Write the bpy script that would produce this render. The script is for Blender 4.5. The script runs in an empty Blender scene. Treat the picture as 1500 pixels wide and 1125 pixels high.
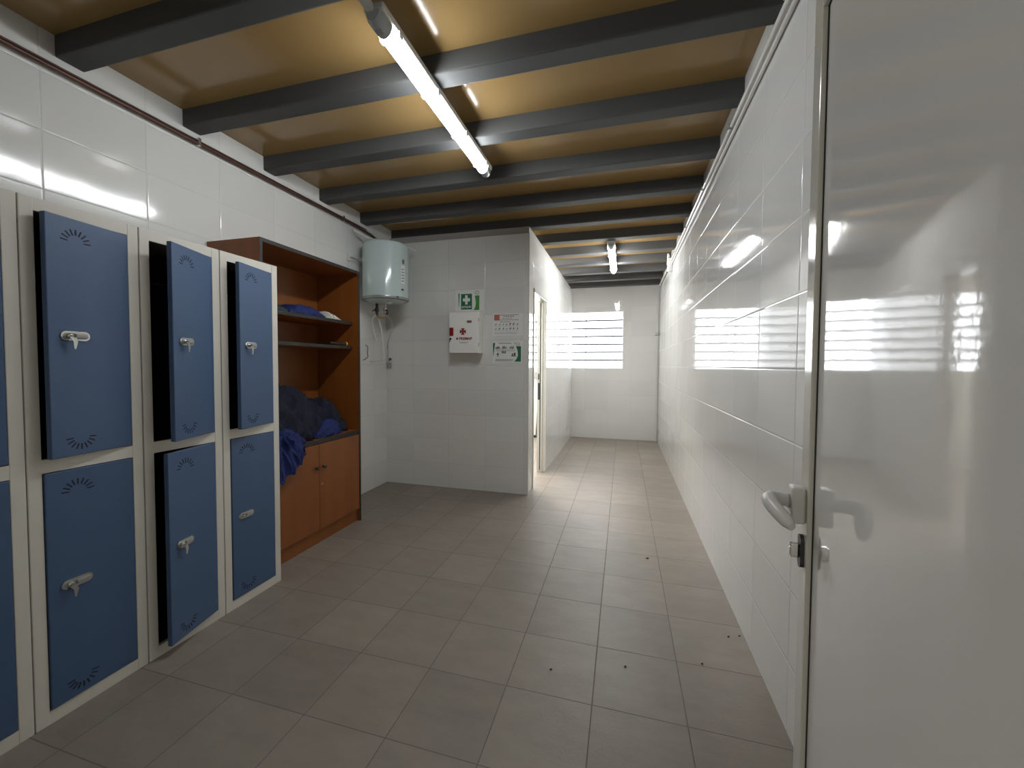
import bpy, bmesh, math, random
from mathutils import Vector, Matrix, noise
R = math.radians
sc = bpy.context.scene
C = sc.collection
random.seed(4)

# ------------------------------------------------------------------ camera
cam_d = bpy.data.cameras.new('camera'); cam = bpy.data.objects.new('camera', cam_d); C.objects.link(cam)
cam_d.sensor_fit = 'HORIZONTAL'; cam_d.sensor_width = 36.0
cam_d.lens = 36.0 * 589.484 / 1500
cam_d.shift_x = 0.3 / 1500; cam_d.shift_y = -7.6 / 1500
cam_d.clip_start = 0.02
yaw, pit, roll = 0.2702, 0.0339, 0.0057
fw = Vector((-math.sin(yaw) * math.cos(pit), math.cos(yaw) * math.cos(pit), -math.sin(pit)))
rt = Vector((math.cos(yaw), math.sin(yaw), 0)); up = rt.cross(fw)
r2 = rt * math.cos(roll) + up * math.sin(roll); u2 = -rt * math.sin(roll) + up * math.cos(roll)
m = Matrix((r2, u2, -fw)).transposed().to_4x4(); m.translation = (0, 0, 1.27)
cam.matrix_world = m
sc.camera = cam
# ------------------------------------------------------------------ world, exposure
w = bpy.data.worlds.new('world'); sc.world = w; w.use_nodes = True
bg = w.node_tree.nodes['Background']; bg.inputs[0].default_value = (1.0, 0.93, 0.80, 1); bg.inputs[1].default_value = 0.19
sc.cycles.max_bounces = 14; sc.cycles.diffuse_bounces = 8; sc.cycles.sample_clamp_indirect = 6
sc.view_settings.view_transform = 'Standard'; sc.view_settings.look = 'None'
sc.view_settings.exposure = 2.02; sc.view_settings.gamma = 1.0; sc.view_settings.use_curve_mapping = False
LAMP = 15.0        # radiance of the fluorescent diffusers
WIN = 2.2          # radiance of the daylit frosted window blades

# ------------------------------------------------------------------ materials
def mat(name, col, rough=0.5, metal=0.0, coat=0.0, spec=0.5, emit=None, es=0.0, var=0.0, vs=8.0, bump=0.0, bs=60.0, alpha=None, stretch=None):
    M = bpy.data.materials.new(name); M.use_nodes = True; nt = M.node_tree; b = nt.nodes['Principled BSDF']
    b.inputs['Base Color'].default_value = (*col, 1); b.inputs['Roughness'].default_value = rough
    b.inputs['Metallic'].default_value = metal; b.inputs['Coat Weight'].default_value = coat
    b.inputs['Specular IOR Level'].default_value = spec
    if emit: b.inputs['Emission Color'].default_value = (*emit, 1); b.inputs['Emission Strength'].default_value = es
    if alpha is not None: b.inputs['Alpha'].default_value = alpha
    if var or bump:
        tc = nt.nodes.new('ShaderNodeTexCoord'); mp = nt.nodes.new('ShaderNodeMapping'); nt.links.new(tc.outputs['Object'], mp.inputs[0])
        if stretch: mp.inputs['Scale'].default_value = stretch
    if var:
        n = nt.nodes.new('ShaderNodeTexNoise'); n.inputs['Scale'].default_value = vs; n.inputs['Detail'].default_value = 6
        nt.links.new(mp.outputs[0], n.inputs['Vector'])
        mx = nt.nodes.new('ShaderNodeMix'); mx.data_type = 'RGBA'
        mx.inputs['A'].default_value = (*[c * (1 - var) for c in col], 1); mx.inputs['B'].default_value = (*[min(1, c * (1 + var)) for c in col], 1)
        nt.links.new(n.outputs['Fac'], mx.inputs['Factor']); nt.links.new(mx.outputs['Result'], b.inputs['Base Color'])
    if bump:
        n = nt.nodes.new('ShaderNodeTexNoise'); n.inputs['Scale'].default_value = bs; n.inputs['Detail'].default_value = 4
        nt.links.new(mp.outputs[0], n.inputs['Vector'])
        bp = nt.nodes.new('ShaderNodeBump'); bp.inputs['Distance'].default_value = bump; bp.inputs['Strength'].default_value = 1
        nt.links.new(n.outputs['Fac'], bp.inputs['Height']); nt.links.new(bp.outputs[0], b.inputs['Normal'])
    return M

def tile_mat(name, ua, va, tu, tv, ou, ov, col, grout, gw, rough, tilt, wav, var=0.03, pillow=0.003, depth=0.0006, mottle=0.0, spec=0.5, grain=0.0, ior=1.5):
    """square-laid tiles: ua, va axis indices; tu, tv size; ou, ov offsets"""
    M = bpy.data.materials.new(name); M.use_nodes = True; nt = M.node_tree; N = nt.nodes; L = nt.links; b = N['Principled BSDF']
    g = N.new('ShaderNodeNewGeometry'); sp = N.new('ShaderNodeSeparateXYZ'); L.new(g.outputs['Position'], sp.inputs[0])
    def mth(op, a, bb=None, c=None, clamp=False):
        n = N.new('ShaderNodeMath'); n.operation = op; n.use_clamp = clamp
        for i, v in enumerate((a, bb, c)):
            if v is None: continue
            if isinstance(v, (int, float)): n.inputs[i].default_value = v
            else: L.new(v, n.inputs[i])
        return n.outputs[0]
    def axis(ai, t, o):
        s = mth('DIVIDE', mth('SUBTRACT', sp.outputs[ai], o), t)
        fl = mth('FLOOR', s); fr = mth('SUBTRACT', s, fl)
        d = mth('MULTIPLY', mth('SUBTRACT', 0.5, mth('ABSOLUTE', mth('SUBTRACT', fr, 0.5))), t)
        return fl, fr, d
    fu, ru, du = axis(ua, tu, ou); fv, rv, dv = axis(va, tv, ov)
    d = mth('MINIMUM', du, dv)
    gm = mth('LESS_THAN', d, gw / 2)                       # grout mask
    cb = N.new('ShaderNodeCombineXYZ'); L.new(fu, cb.inputs[0]); L.new(fv, cb.inputs[1])
    wn = N.new('ShaderNodeTexWhiteNoise'); wn.noise_dimensions = '3D'; L.new(cb.outputs[0], wn.inputs['Vector'])
    sc2 = N.new('ShaderNodeSeparateColor'); L.new(wn.outputs['Color'], sc2.inputs[0])
    # height: pillowed edge + tilt + long waves
    e = mth('DIVIDE', mth('SUBTRACT', d, gw / 2), pillow, clamp=True)
    e2 = mth('SUBTRACT', 1.0, mth('POWER', mth('SUBTRACT', 1.0, e), 2.0))
    h = mth('MULTIPLY', e2, depth)
    t1 = mth('MULTIPLY', mth('MULTIPLY', mth('SUBTRACT', sc2.outputs[0], 0.5), ru), tilt)
    t2 = mth('MULTIPLY', mth('MULTIPLY', mth('SUBTRACT', sc2.outputs[1], 0.5), rv), tilt)
    h = mth('ADD', h, mth('ADD', t1, t2))
    nz = N.new('ShaderNodeTexNoise'); nz.inputs['Scale'].default_value = 14; nz.inputs['Detail'].default_value = 2; L.new(g.outputs['Position'], nz.inputs['Vector'])
    h = mth('ADD', h, mth('MULTIPLY', nz.outputs['Fac'], wav))
    if grain:
        n3 = N.new('ShaderNodeTexNoise'); n3.inputs['Scale'].default_value = 90; n3.inputs['Detail'].default_value = 5; L.new(g.outputs['Position'], n3.inputs['Vector'])
        h = mth('ADD', h, mth('MULTIPLY', n3.outputs['Fac'], grain))
    bp = N.new('ShaderNodeBump'); bp.inputs['Distance'].default_value = 1.0; bp.inputs['Strength'].default_value = 1.0
    L.new(h, bp.inputs['Height']); L.new(bp.outputs[0], b.inputs['Normal'])
    # colour
    br = mth('ADD', 1.0 - var, mth('MULTIPLY', sc2.outputs[2], 2 * var))
    if mottle:
        n2 = N.new('ShaderNodeTexNoise'); n2.inputs['Scale'].default_value = 5; n2.inputs['Detail'].default_value = 8; n2.inputs['Roughness'].default_value = 0.65
        mp = N.new('ShaderNodeMapping'); mp.inputs['Scale'].default_value = (1, 2.2, 1); L.new(g.outputs['Position'], mp.inputs[0]); L.new(mp.outputs[0], n2.inputs['Vector'])
        br = mth('MULTIPLY', br, mth('ADD', 1 - mottle, mth('MULTIPLY', n2.outputs['Fac'], 2 * mottle)))
    vm = N.new('ShaderNodeVectorMath'); vm.operation = 'SCALE'; vm.inputs[0].default_value = col; L.new(br, vm.inputs['Scale'])
    mx = N.new('ShaderNodeMix'); mx.data_type = 'RGBA'; L.new(gm, mx.inputs['Factor']); L.new(vm.outputs[0], mx.inputs['A']); mx.inputs['B'].default_value = (*grout, 1)
    L.new(mx.outputs['Result'], b.inputs['Base Color'])
    rg = mth('ADD', rough, mth('MULTIPLY', gm, 0.5)); L.new(rg, b.inputs['Roughness'])
    b.inputs['Specular IOR Level'].default_value = spec; b.inputs['IOR'].default_value = ior
    return M

WT = dict(col=(0.68, 0.68, 0.655), grout=(0.56, 0.56, 0.53), gw=0.0022, rough=0.05, ior=1.62, tilt=0.0006, wav=0.0003, pillow=0.005, depth=0.0011)
M_tx = tile_mat('white_wall_tile_side', 1, 2, .402, .2545, .366, .244, **WT)     # walls whose face is along Y
M_tl = tile_mat('white_wall_tile_left', 1, 2, .402, .2545, .366, .244, **{**WT, 'rough': .10})
M_ty = tile_mat('white_wall_tile_front', 0, 2, .40, .2545, -2.135, .244, **WT)   # walls whose face is along X
M_tb = tile_mat('white_wall_tile_back', 0, 2, .39, .2545, -.655, .244, **WT)
M_floor = tile_mat('floor_tile', 0, 1, .3335, .3275, .238, 1.82, (.235, .203, .168), (.150, .127, .104), .0035, .42, .0009, .0006, var=.08, mottle=.26, spec=.45, grain=.0006, pillow=.0015, depth=.0004)
M = dict(
    ceil=mat('ochre_ceiling_board', (.31, .198, .078), .16, var=.08, vs=3),
    plaster=mat('grey_plaster', (.36, .34, .32), .7),
    beam=mat('grey_painted_steel', (.078, .079, .078), .62, spec=.3, bump=.0003, bs=40),
    white_paint=mat('white_lacquer', (.66, .66, .62), .12, coat=.3),
    cabinet=mat('white_cabinet_enamel', (.82, .82, .79), .25),
    panel=mat('glossy_white_panel', (.64, .635, .61), .05, bump=.00012, bs=30),
    stile=mat('white_lacquered_metal', (.60, .59, .53), .13),
    black=mat('black_rubber', (.012, .012, .012), .6),
    dark_metal=mat('dark_metal', (.05, .05, .05), .35, metal=.6),
    chrome=mat('chrome', (.62, .62, .60), .22, metal=1),
    brass=mat('brass', (.6, .42, .15), .3, metal=1),
    copper=mat('old_copper_pipe', (.105, .052, .040), .45, metal=.5, var=.3, vs=12),
    cream=mat('cream_locker_paint', (.61, .585, .52), .35, bump=.0002, bs=150),
    blue=mat('blue_locker_paint', (.050, .096, .188), .45, bump=.0003, bs=220),
    slot=mat('vent_slot_dark', (.006, .008, .02), .8),
    inside=mat('dark_locker_interior', (.03, .03, .035), .6),
    wood=mat('brown_wood_veneer', (.215, .067, .011), .42, var=.28, vs=9, stretch=(1, 1, .12), bump=.0002, bs=80),
    edge=mat('dark_edge_banding', (.020, .017, .016), .5),
    knob=mat('dark_knob', (.02, .017, .015), .35),
    navy=mat('navy_cloth', (.0075, .0095, .024), .9, bump=.001, bs=30),
    blue_cloth=mat('royal_blue_cloth', (.006, .017, .11), .8, bump=.003, bs=22),
    green_cloth=mat('dark_green_cloth', (.02, .035, .035), .85, bump=.002, bs=45),
    white_cloth=mat('white_cloth', (.55, .55, .5), .85, bump=.002, bs=45),
    heater=mat('pale_enamel', (.50, .60, .59), .16, coat=.3),
    heater_trim=mat('grey_trim', (.35, .38, .38), .25, metal=.4),
    white_plastic=mat('white_plastic', (.62, .62, .60), .35),
    grey_plastic=mat('grey_plastic', (.3, .3, .29), .45),
    paper=mat('white_paper', (.74, .75, .73), .3),
    green=mat('sign_green', (.012, .15, .055), .4),
    leaf=mat('leaf_green', (.06, .26, .04), .4),
    red=mat('dark_red', (.24, .008, .01), .4),
    salmon=mat('faded_red', (.45, .12, .09), .5),
    ink=mat('grey_ink', (.14, .14, .14), .6),
    ink_dark=mat('black_ink', (.03, .03, .03), .6),
    yellow=mat('yellow_plastic', (.8, .45, .06), .4),
    frame=mat('white_window_frame', (.70, .71, .70), .3),
    strip=mat('grey_blade_edge', (.10, .11, .13), .5),
    diffuser=mat('lit_diffuser', (.9, .9, .9), .2, emit=(.93, .97, 1.0), es=LAMP),
    hall_diffuser=mat('lit_hall_diffuser', (.9, .9, .9), .2, emit=(.96, .98, 1.0), es=LAMP * 1.5),
    added_diffuser=mat('added_lamp_diffuser', (.9, .9, .9), .2, emit=(1.0, .975, .94), es=LAMP * 6.0),  # glow of the added side room lamp
    cap=mat('clear_end_cap', (.38, .41, .41), .08, coat=.5),
    glass=mat('frosted_daylit_glass', (.8, .85, .9), .12, emit=(.93, .96, 1.0), es=WIN),
    debris=mat('dry_crumb', (.05, .035, .02), .8),
)

# ------------------------------------------------------------------ mesh helpers
class MB:
    def __init__(s): s.bm = bmesh.new(); s.mi = 0
    def _tag(s, faces):
        for f in faces: f.material_index = s.mi
    def box(s, x0, x1, y0, y1, z0, z1, bev=0.0, seg=2):
        n0 = set(s.bm.faces)
        v = [s.bm.verts.new((x, y, z)) for x in (x0, x1) for y in (y0, y1) for z in (z0, z1)]
        fs = [s.bm.faces.new([v[i] for i in q]) for q in ((0, 1, 3, 2), (4, 6, 7, 5), (0, 4, 5, 1), (2, 3, 7, 6), (0, 2, 6, 4), (1, 5, 7, 3))]
        if bev:
            es = list({e for f in fs for e in f.edges})
            bmesh.ops.bevel(s.bm, geom=es, offset=bev, segments=seg, affect='EDGES', profile=.5)
        s._tag([f for f in s.bm.faces if f not in n0]); return s
    def tube(s, pts, r, seg=10, cap=True):
        pts = [Vector(p) for p in pts]; n = len(pts); rs = r if isinstance(r, (list, tuple)) else [r] * n
        rings = []; prev = None
        for i, p in enumerate(pts):
            t = (pts[min(i + 1, n - 1)] - pts[max(i - 1, 0)]).normalized()
            if prev is None: a = t.orthogonal().normalized()
            else: a = (prev - t * prev.dot(t)).normalized()
            prev = a; b = t.cross(a)
            rings.append([s.bm.verts.new(p + (a * math.cos(2 * math.pi * k / seg) + b * math.sin(2 * math.pi * k / seg)) * rs[i]) for k in range(seg)])
        fs = []
        for i in range(n - 1):
            for k in range(seg): fs.append(s.bm.faces.new((rings[i][k], rings[i][(k + 1) % seg], rings[i + 1][(k + 1) % seg], rings[i + 1][k])))
        if cap: fs.append(s.bm.faces.new(rings[0][::-1])); fs.append(s.bm.faces.new(rings[-1]))
        for f in fs: f.smooth = True
        s._tag(fs); return s
    def lathe(s, prof, c=(0, 0, 0), seg=48, axis='z'):
        """prof: list of (r, h)"""
        def P(r, h, a):
            x, y = r * math.cos(a), r * math.sin(a)
            return Vector(c) + (Vector((x, y, h)) if axis == 'z' else Vector((h, x, y)) if axis == 'x' else Vector((x, h, y)))
        rings = []
        for r, h in prof:
            rings.append([s.bm.verts.new(P(max(r, 1e-4), h, 2 * math.pi * k / seg)) for k in range(seg)])
        fs = []
        for i in range(len(rings) - 1):
            for k in range(seg): fs.append(s.bm.faces.new((rings[i][k], rings[i][(k + 1) % seg], rings[i + 1][(k + 1) % seg], rings[i + 1][k])))
        fs.append(s.bm.faces.new(rings[0][::-1])); fs.append(s.bm.faces.new(rings[-1]))
        for f in fs: f.smooth = True
        s._tag(fs); return s
    def prism(s, pts, d, bev=0.0):
        """pts: polygon of 3D points, extruded by vector d"""
        d = Vector(d); a = [s.bm.verts.new(Vector(p)) for p in pts]; b = [s.bm.verts.new(Vector(p) + d) for p in pts]; n = len(pts)
        fs = [s.bm.faces.new(a[::-1]), s.bm.faces.new(b)] + [s.bm.faces.new((a[i], a[(i + 1) % n], b[(i + 1) % n], b[i])) for i in range(n)]
        s._tag(fs); return s
    def build(s, name, mats, parent=None, smooth=None):
        bmesh.ops.recalc_face_normals(s.bm, faces=s.bm.faces)
        me = bpy.data.meshes.new(name); s.bm.to_mesh(me); s.bm.free()
        for q in (mats if isinstance(mats, (list, tuple)) else [mats]): me.materials.append(q)
        if smooth is not None:
            for p in me.polygons: p.use_smooth = smooth
        o = bpy.data.objects.new(name, me); C.objects.link(o)
        if any(p.use_smooth for p in me.polygons):
            md = o.modifiers.new('edges', 'EDGE_SPLIT'); md.split_angle = R(38)
        if parent: o.parent = parent
        return o
def thing(name, label, cat, loc=(0, 0, 0), rz=0, group=None):
    o = bpy.data.objects.new(name, None); o.empty_display_size = .1; C.objects.link(o); o.location = loc; o.rotation_euler = (0, 0, rz)
    o['label'] = label; o['category'] = cat
    if group: o['group'] = group
    return o
def tag(o, label, cat, group=None, kind=None):
    o['label'] = label; o['category'] = cat
    if group: o['group'] = group
    if kind: o['kind'] = kind
    return o
def struct(o, label=None, cat=None):
    o['kind'] = 'structure'
    if label: o['label'] = label
    if cat: o['category'] = cat
    return o
def copy_tree(o, parent=None):
    c = o.copy(); C.objects.link(c); c.parent = parent
    for ch in list(o.children): copy_tree(ch, c)
    return c
def text_mesh(name, body, size, mt, parent, loc, rot, bold=.0, width=None):
    cu = bpy.data.curves.new(name, 'FONT'); cu.body = body; cu.size = size; cu.align_x = 'CENTER'; cu.align_y = 'CENTER'; cu.offset = bold; cu.extrude = .0003
    t = bpy.data.objects.new(name, cu); C.objects.link(t)
    dg = bpy.context.evaluated_depsgraph_get(); me = bpy.data.meshes.new_from_object(t.evaluated_get(dg))
    bpy.data.objects.remove(t)
    if width:
        xs = [v.co.x for v in me.vertices]; k = width / (max(xs) - min(xs))
        for v in me.vertices: v.co.x *= k
    me.materials.clear(); me.materials.append(mt)
    o = bpy.data.objects.new(name, me); C.objects.link(o); o.parent = parent; o.location = loc; o.rotation_euler = rot
    return o

# ------------------------------------------------------------------ room shell
XR, XL, XP, YF, YB = .566, -2.449, -.885, 3.808, 7.18
YE = -.10            # entrance wall face
ZC = 2.719; ZP = 2.54
struct(MB().box(XL - .2, XR + .2, -1.6, YB + .2, -.1, 0).build('floor', M_floor), 'grey-brown square tiled floor', 'floor')
struct(MB().box(XL - .2, XR + .2, YE - .2, YB + .2, ZC, ZC + .05).build('ceiling', M['ceil']), 'ochre brown ceiling boards above the steel beams', 'ceiling')
struct(MB().box(XL - .2, XL, YE - .2, YB + .2, 0, ZC).build('wall_left', M_tl), 'white tiled wall behind the lockers', 'wall')
struct(MB().box(XR, XR + .2, YE - .2, YB + .2, 0, ZC).build('wall_right', M_tx), 'long glossy white tiled wall', 'wall')
WX0, WX1, WZ0, WZ1 = -.905, .002, 1.207, 2.216      # hall window
SX0, SX1 = -2.10, -.985                               # side room window
b = MB(); b.box(XL, XR, YB, YB + .2, 0, WZ0); b.box(XL, XR, YB, YB + .2, WZ1, ZC); b.box(WX1, XR, YB, YB + .2, WZ0, WZ1)
b.box(XL, SX0, YB, YB + .2, WZ0, WZ1); b.box(SX1, WX0, YB, YB + .2, WZ0, WZ1)
struct(b.build('wall_back', M_tb), 'white tiled end wall with the window', 'wall')
# entrance wall with the doorway the camera stands in
DX0, DX1 = -.66, .235
b = MB(); b.box(XL, DX0, YE - .15, YE, 0, ZC); b.box(DX1, XR, YE - .15, YE, 0, ZC); b.box(DX0, DX1, YE - .15, YE, 2.03, ZC)
struct(b.build('wall_entrance', M_ty), 'tiled entrance wall', 'wall')
# partition box: front wall and side wall with doorway
PT = .095
JN, JF, JT = 4.00, 4.72, 2.05
struct(MB().box(XL, XP, YF, YF + PT, 0, ZP).build('wall_partition_front', M_ty), 'white tiled partition wall with the first-aid cabinet', 'wall')
b = MB(); b.box(XP - PT, XP, YF + PT, JN, 0, ZP); b.box(XP - PT, XP, JF, YB, 0, ZP); b.box(XP - PT, XP, JN, JF, JT, ZP)
struct(b.build('wall_partition_side', M_tx), 'white tiled side of the partition with the inner doorway', 'wall')
# white corner bead on the partition corner
struct(MB().box(XP - .012, XP + .002, YF - .002, YF + .012, 0, ZP, .002).build('trim_1', M['white_paint']), 'white corner trim on the partition', 'trim')

struct(MB().box(XL + .001, XP - .02, YF + .065, YF + PT - .005, ZP, 2.6245).build('trim_3', M['plaster']), 'grey plaster strip between the partition wall and the beams', 'trim')
struct(MB().box(XP - PT + .01, XP - .02, YF + PT - .01, YB - .106, ZP, 2.6245).build('trim_4', M['plaster']), 'grey strip added on top of the partition side wall to block lamp spill', 'trim')  # filler added to keep side room light off the hall beams
# windows -----------------------------------------------------------
def window(idx, x0, x1, label, stay):
    g = bpy.data.objects.new('window_%d' % idx, None); C.objects.link(g); g.location = (x0, YB, WZ0); struct(g, label, 'window')
    W, Hh = x1 - x0, WZ1 - WZ0; f = .022
    b = MB()
    b.box(0, W, -.006, .06, 0, f, .003); b.box(0, W, -.006, .06, Hh - f, Hh, .003)
    if stay: b.box(W - f, W, -.006, .06, f, Hh - f, .003); b.box(0, .010, -.004, .06, f, Hh - f)
    else: b.box(0, f, -.006, .06, f, Hh - f, .003); b.box(W - .012, W, -.004, .06, f, Hh - f)
    b.build('window_frame', M['frame'], g)
    n = 7; step = (Hh - 2 * f) / n
    for k in range(n):
        z = f + k * step
        bb = MB(); bb.box(.008, W - .008, .030, .036, z + .003, z + step - .003, .001)
        bl = bb.build('glass_blade', M['glass'], g)
        s = MB(); s.box(.008, W - .008, .0255, .0425, z + step - .014, z + step + .014) if k < n - 1 else None; s.box(.008, W - .008, .0255, .0295, z + step * .74, z + step * .74 + .009)
        s.build('blade_edge', M['strip'], bl)
    b = MB(); xm = W * .29 if stay else W * .5
    b.box(xm - .007, xm + .007, .021, .027, f, Hh - f)
    b.build('mullion', M['strip'], g)
    # ledge tiles below and daylight behind closed
    return g
window(1, WX0, WX1, 'white framed window with horizontal frosted glass blades at the end of the hall', True)
window(2, SX0, SX1, 'frosted blade window of the side room seen through the inner doorway', False)

# ------------------------------------------------------------------ ceiling beams
words = ['nearest', 'second', 'third', 'fourth', 'fifth', 'sixth', 'seventh', 'eighth', 'ninth', 'tenth', 'eleventh', 'twelfth', 'thirteenth']
names = {0: 'grey steel ceiling beam nearest the camera, crossing the top left corner',
         1: 'grey steel ceiling beam crossed by the near end of the long fluorescent lamp',
         2: 'grey steel ceiling beam crossed by the far half of the long fluorescent lamp',
         3: 'grey steel ceiling beam just beyond the far end of the long fluorescent lamp',
         4: 'grey steel ceiling beam, second one beyond the long fluorescent lamp',
         5: 'grey steel ceiling beam just above the top edge of the tiled partition wall',
         6: 'grey steel ceiling beam, first one fully behind the partition wall corner',
         7: 'grey steel ceiling beam just in front of the small hallway lamp',
         8: 'grey steel ceiling beam over the near end of the small hallway lamp',
         9: 'grey steel ceiling beam over the far end of the small hallway lamp',
         10: 'grey steel ceiling beam, last but one before the window wall',
         11: 'last grey steel ceiling beam, against the window wall'}
def beam_mesh():
    b = MB(); z0, z1 = 2.625, 2.7185; w = .103
    # hollow steel box with a rolled lower edge and a thin upper lip
    pts = [(0, 0, z1), (0, 0, z0 + .008), (0, .002, z0 + .002), (0, .008, z0), (0, w - .008, z0), (0, w - .002, z0 + .002), (0, w, z0 + .008), (0, w, z1)]
    b.prism([(XL + .001, p[1], p[2]) for p in pts], (XR - XL - .002, 0, 0)); return b
bm0 = beam_mesh().build('ceiling_beam', M['beam'])
for k in range(-2, 12):
    if k == -2: continue
    o = bm0 if k == -1 else bm0.copy()
    if k != -1: C.objects.link(o)
    o.location = (0, 1.2221 + .5366 * k if k < 11 else YB - .104, 0)
    tag(o, names.get(k, 'grey steel ceiling beam directly overhead above the doorway'), 'beam', 'steel ceiling beams')

# ------------------------------------------------------------------ fluorescent lamps
def lamp(name, label, x, y0, y1, zt, dif='diffuser'):
    t = thing(name, label, 'lamp', (x, (y0 + y1) / 2, zt), 0, 'fluorescent ceiling lamps')
    h = (y1 - y0) / 2
    b = MB(); b.box(-.042, .042, -h + .01, h - .01, -.032, 0, .008); b.build('housing', M['white_plastic'], t)
    # diffuser: rounded trough below the housing
    b = MB(); n = 10; pr = []
    for i in range(n + 1):
        a = math.pi * i / n; pr.append((.036 * math.cos(a), -.034 - .045 * math.sin(a)))
    b.prism([(p[0], -h + .085, p[1]) for p in pr], (0, 2 * h - .17, 0)); b.build('diffuser', M[dif], t)
    for s in (-1, 1):
        b = MB(); rings = []
        for q, kx in ((.0851, 1), (.05, 1.04), (.02, 1.0), (.004, .8)):
            rings.append((q, kx))
        pts = []
        for q, kx in rings:
            ring = [b.bm.verts.new((p[0] * kx, s * (h - q), -.034 + (p[1] + .034) * kx)) for p in pr]; pts.append(ring)
        for i in range(len(pts) - 1):
            for k in range(n): b.bm.faces.new((pts[i][k], pts[i][k + 1], pts[i + 1][k + 1], pts[i + 1][k]))
            b.bm.faces.new((pts[i][n], pts[i][0], pts[i + 1][0], pts[i + 1][n]))
        b.bm.faces.new(pts[-1]); b.bm.faces.new(pts[0][::-1])
        for f in b.bm.faces: f.smooth = True
        e = b.build('end_cap', M['cap'], t)
        g = MB(); g.box(-.015, .015, s * (h - .05) - .012, s * (h - .05) + .012, -.081, -.076, .002)
        g.build('tube_socket', M['grey_plastic'], e)
    for yy in (-.5, -.17, .17, .5):
        for sx in (-.0415, .0415): MB().box(sx - .0055, sx + .0055, h * yy * 1.6 - .012, h * yy * 1.6 + .012, -.052, -.026, .002).build('clip', M['white_plastic'], t)
    return t
lamp('fluorescent_lamp', 'long lit fluorescent tube lamp under the beams in the main room', -.922, 1.345, 2.66, 2.6245)
HALL = lamp('fluorescent_lamp', 'lit fluorescent lamp on the ceiling of the narrow hallway', -.148, 4.52, 5.86, 2.6245, 'hall_diffuser')
b = MB(); b.tube([(-.935, YE + .01, 2.612), (-.935, 1.15, 2.612), (-.932, 1.30, 2.600), (-.928, 1.35, 2.598)], .010); b.box(-.947, -.916, 1.300, 1.352, 2.588, 2.614, .004)
tag(b.build('cable_conduit', M['white_plastic']), 'short white cable conduit running to the near end of the long fluorescent lamp', 'conduit')

# ------------------------------------------------------------------ pipes on the walls
t = thing('copper_pipe', 'thin brown copper pipe running along the top of the left wall', 'pipe', (XL, 0, 0))
MB().tube([(.024, YE + .005, 2.560), (.024, 3.30, 2.560), (.030, 3.50, 2.548), (.06, 3.62, 2.50)], .0105).build('tube', M['copper'], t)
MB().tube([(.013, YE + .005, 2.582), (.013, 3.45, 2.582)], .0045).build('cable', M['copper'], t)
for y in (.45, 1.83, 3.10):
    MB().box(0, .036, y - .008, y + .008, 2.546, 2.592, .003).build('bracket', M['chrome'], t)
t = thing('white_conduit', 'pair of white pipes clipped along the top of the right wall', 'conduit', (XR, 0, 0))
MB().tube([(-.020, YE + .005, 2.570), (-.020, 6.95, 2.570)], .012).build('upper_pipe', M['white_paint'], t)
MB().tube([(-.013, YE + .005, 2.532), (-.013, 5.30, 2.532)], .009).build('lower_pipe', M['white_paint'], t)
for y in (.9, 1.65, 2.46, 3.25, 4.08, 4.9, 5.9):
    b = MB(); b.box(-.036, 0, y - .009, y + .009, 2.556, 2.584, .003); b.tube([(-.036, y, 2.56), (-.044, y, 2.552)], .004, 6)
    b.build('clip', M['grey_plastic'], t)
tag(MB().box(XR - .052, XR - .004, 5.33, 5.43, 2.45, 2.60, .006).build('junction_box', M['white_plastic']), 'white junction box on the right wall under the pipes', 'box')
b = MB(); b.tube([(XR - .05, 5.28, 2.60), (XR - .055, 5.33, 2.645), (XR - .04, 5.50, 2.61), (XR - .035, 5.62, 2.59)], .011)
tag(b.build('cable_loop', M['white_plastic']), 'white cable bending up beside the junction box on the right wall', 'cable')
t = thing('corner_pipe', 'thin white vertical pipe in the far right corner', 'pipe', (XR - .02, YB - .02, 0))
MB().tube([(0, 0, .0), (0, 0, 2.50)], .009).build('tube', M['white_paint'], t)
MB().box(-.035, .016, -.03, .016, 2.44, 2.54, .004).build('box_cover', M['white_plastic'], t)

# ------------------------------------------------------------------ open entrance door leaf (right side of the picture)
A = Vector((.323, .808, 0)); th = R(-8)
dirh = Vector((math.sin(th), -math.cos(th), 0))       # from the free edge towards the hinge
g = bpy.data.objects.new('door_1', None); C.objects.link(g); struct(g, 'glossy white entrance door leaf standing open at the right edge', 'door')
# local frame: +X = away from the room side (towards right wall), +Y = towards the free edge
g.location = A + dirh * .86; g.rotation_euler = (0, 0, R(-8) * -1 + 0)
g.rotation_euler = (0, 0, math.atan2(-dirh.y, -dirh.x) - math.pi / 2)
LW = .86
b = MB(); b.box(0, .034, .06, LW, .10, 1.875); b.build('panel', M['panel'], g)
b = MB()
b.box(-.009, .040, LW, LW + .046, .012, 1.955, .002)
b.box(-.009, .040, 0, .062, .012, 1.955, .002)
b.box(-.009, .040, .062, LW, 1.873, 1.955, .002)
b.box(-.009, .040, .062, LW, .012, .102, .002)
b.build('leaf_frame', M['stile'], g)
b = MB(); b.box(-.0015, .001, LW - .0030, LW, .10, 1.873); b.box(-.0015, .001, .062, LW, 1.870, 1.873); b.build('gasket', M['black'], g)
HY = LW + .022; HZ = 1.022
hd = MB().box(-.031, -.009, HY - .016, HY + .016, HZ - .033, HZ + .033, .005, 3)
hd = hd.build('handle', M['white_plastic'], g)
b = MB(); path = [(-.030, HY, HZ + .004), (-.048, HY, HZ + .005), (-.060, HY - .004, HZ + .006), (-.066, HY - .016, HZ + .006), (-.064, HY - .036, HZ + .003), (-.058, HY - .058, HZ - .002), (-.050, HY - .078, HZ - .008), (-.045, HY - .090, HZ - .012)]
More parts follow.
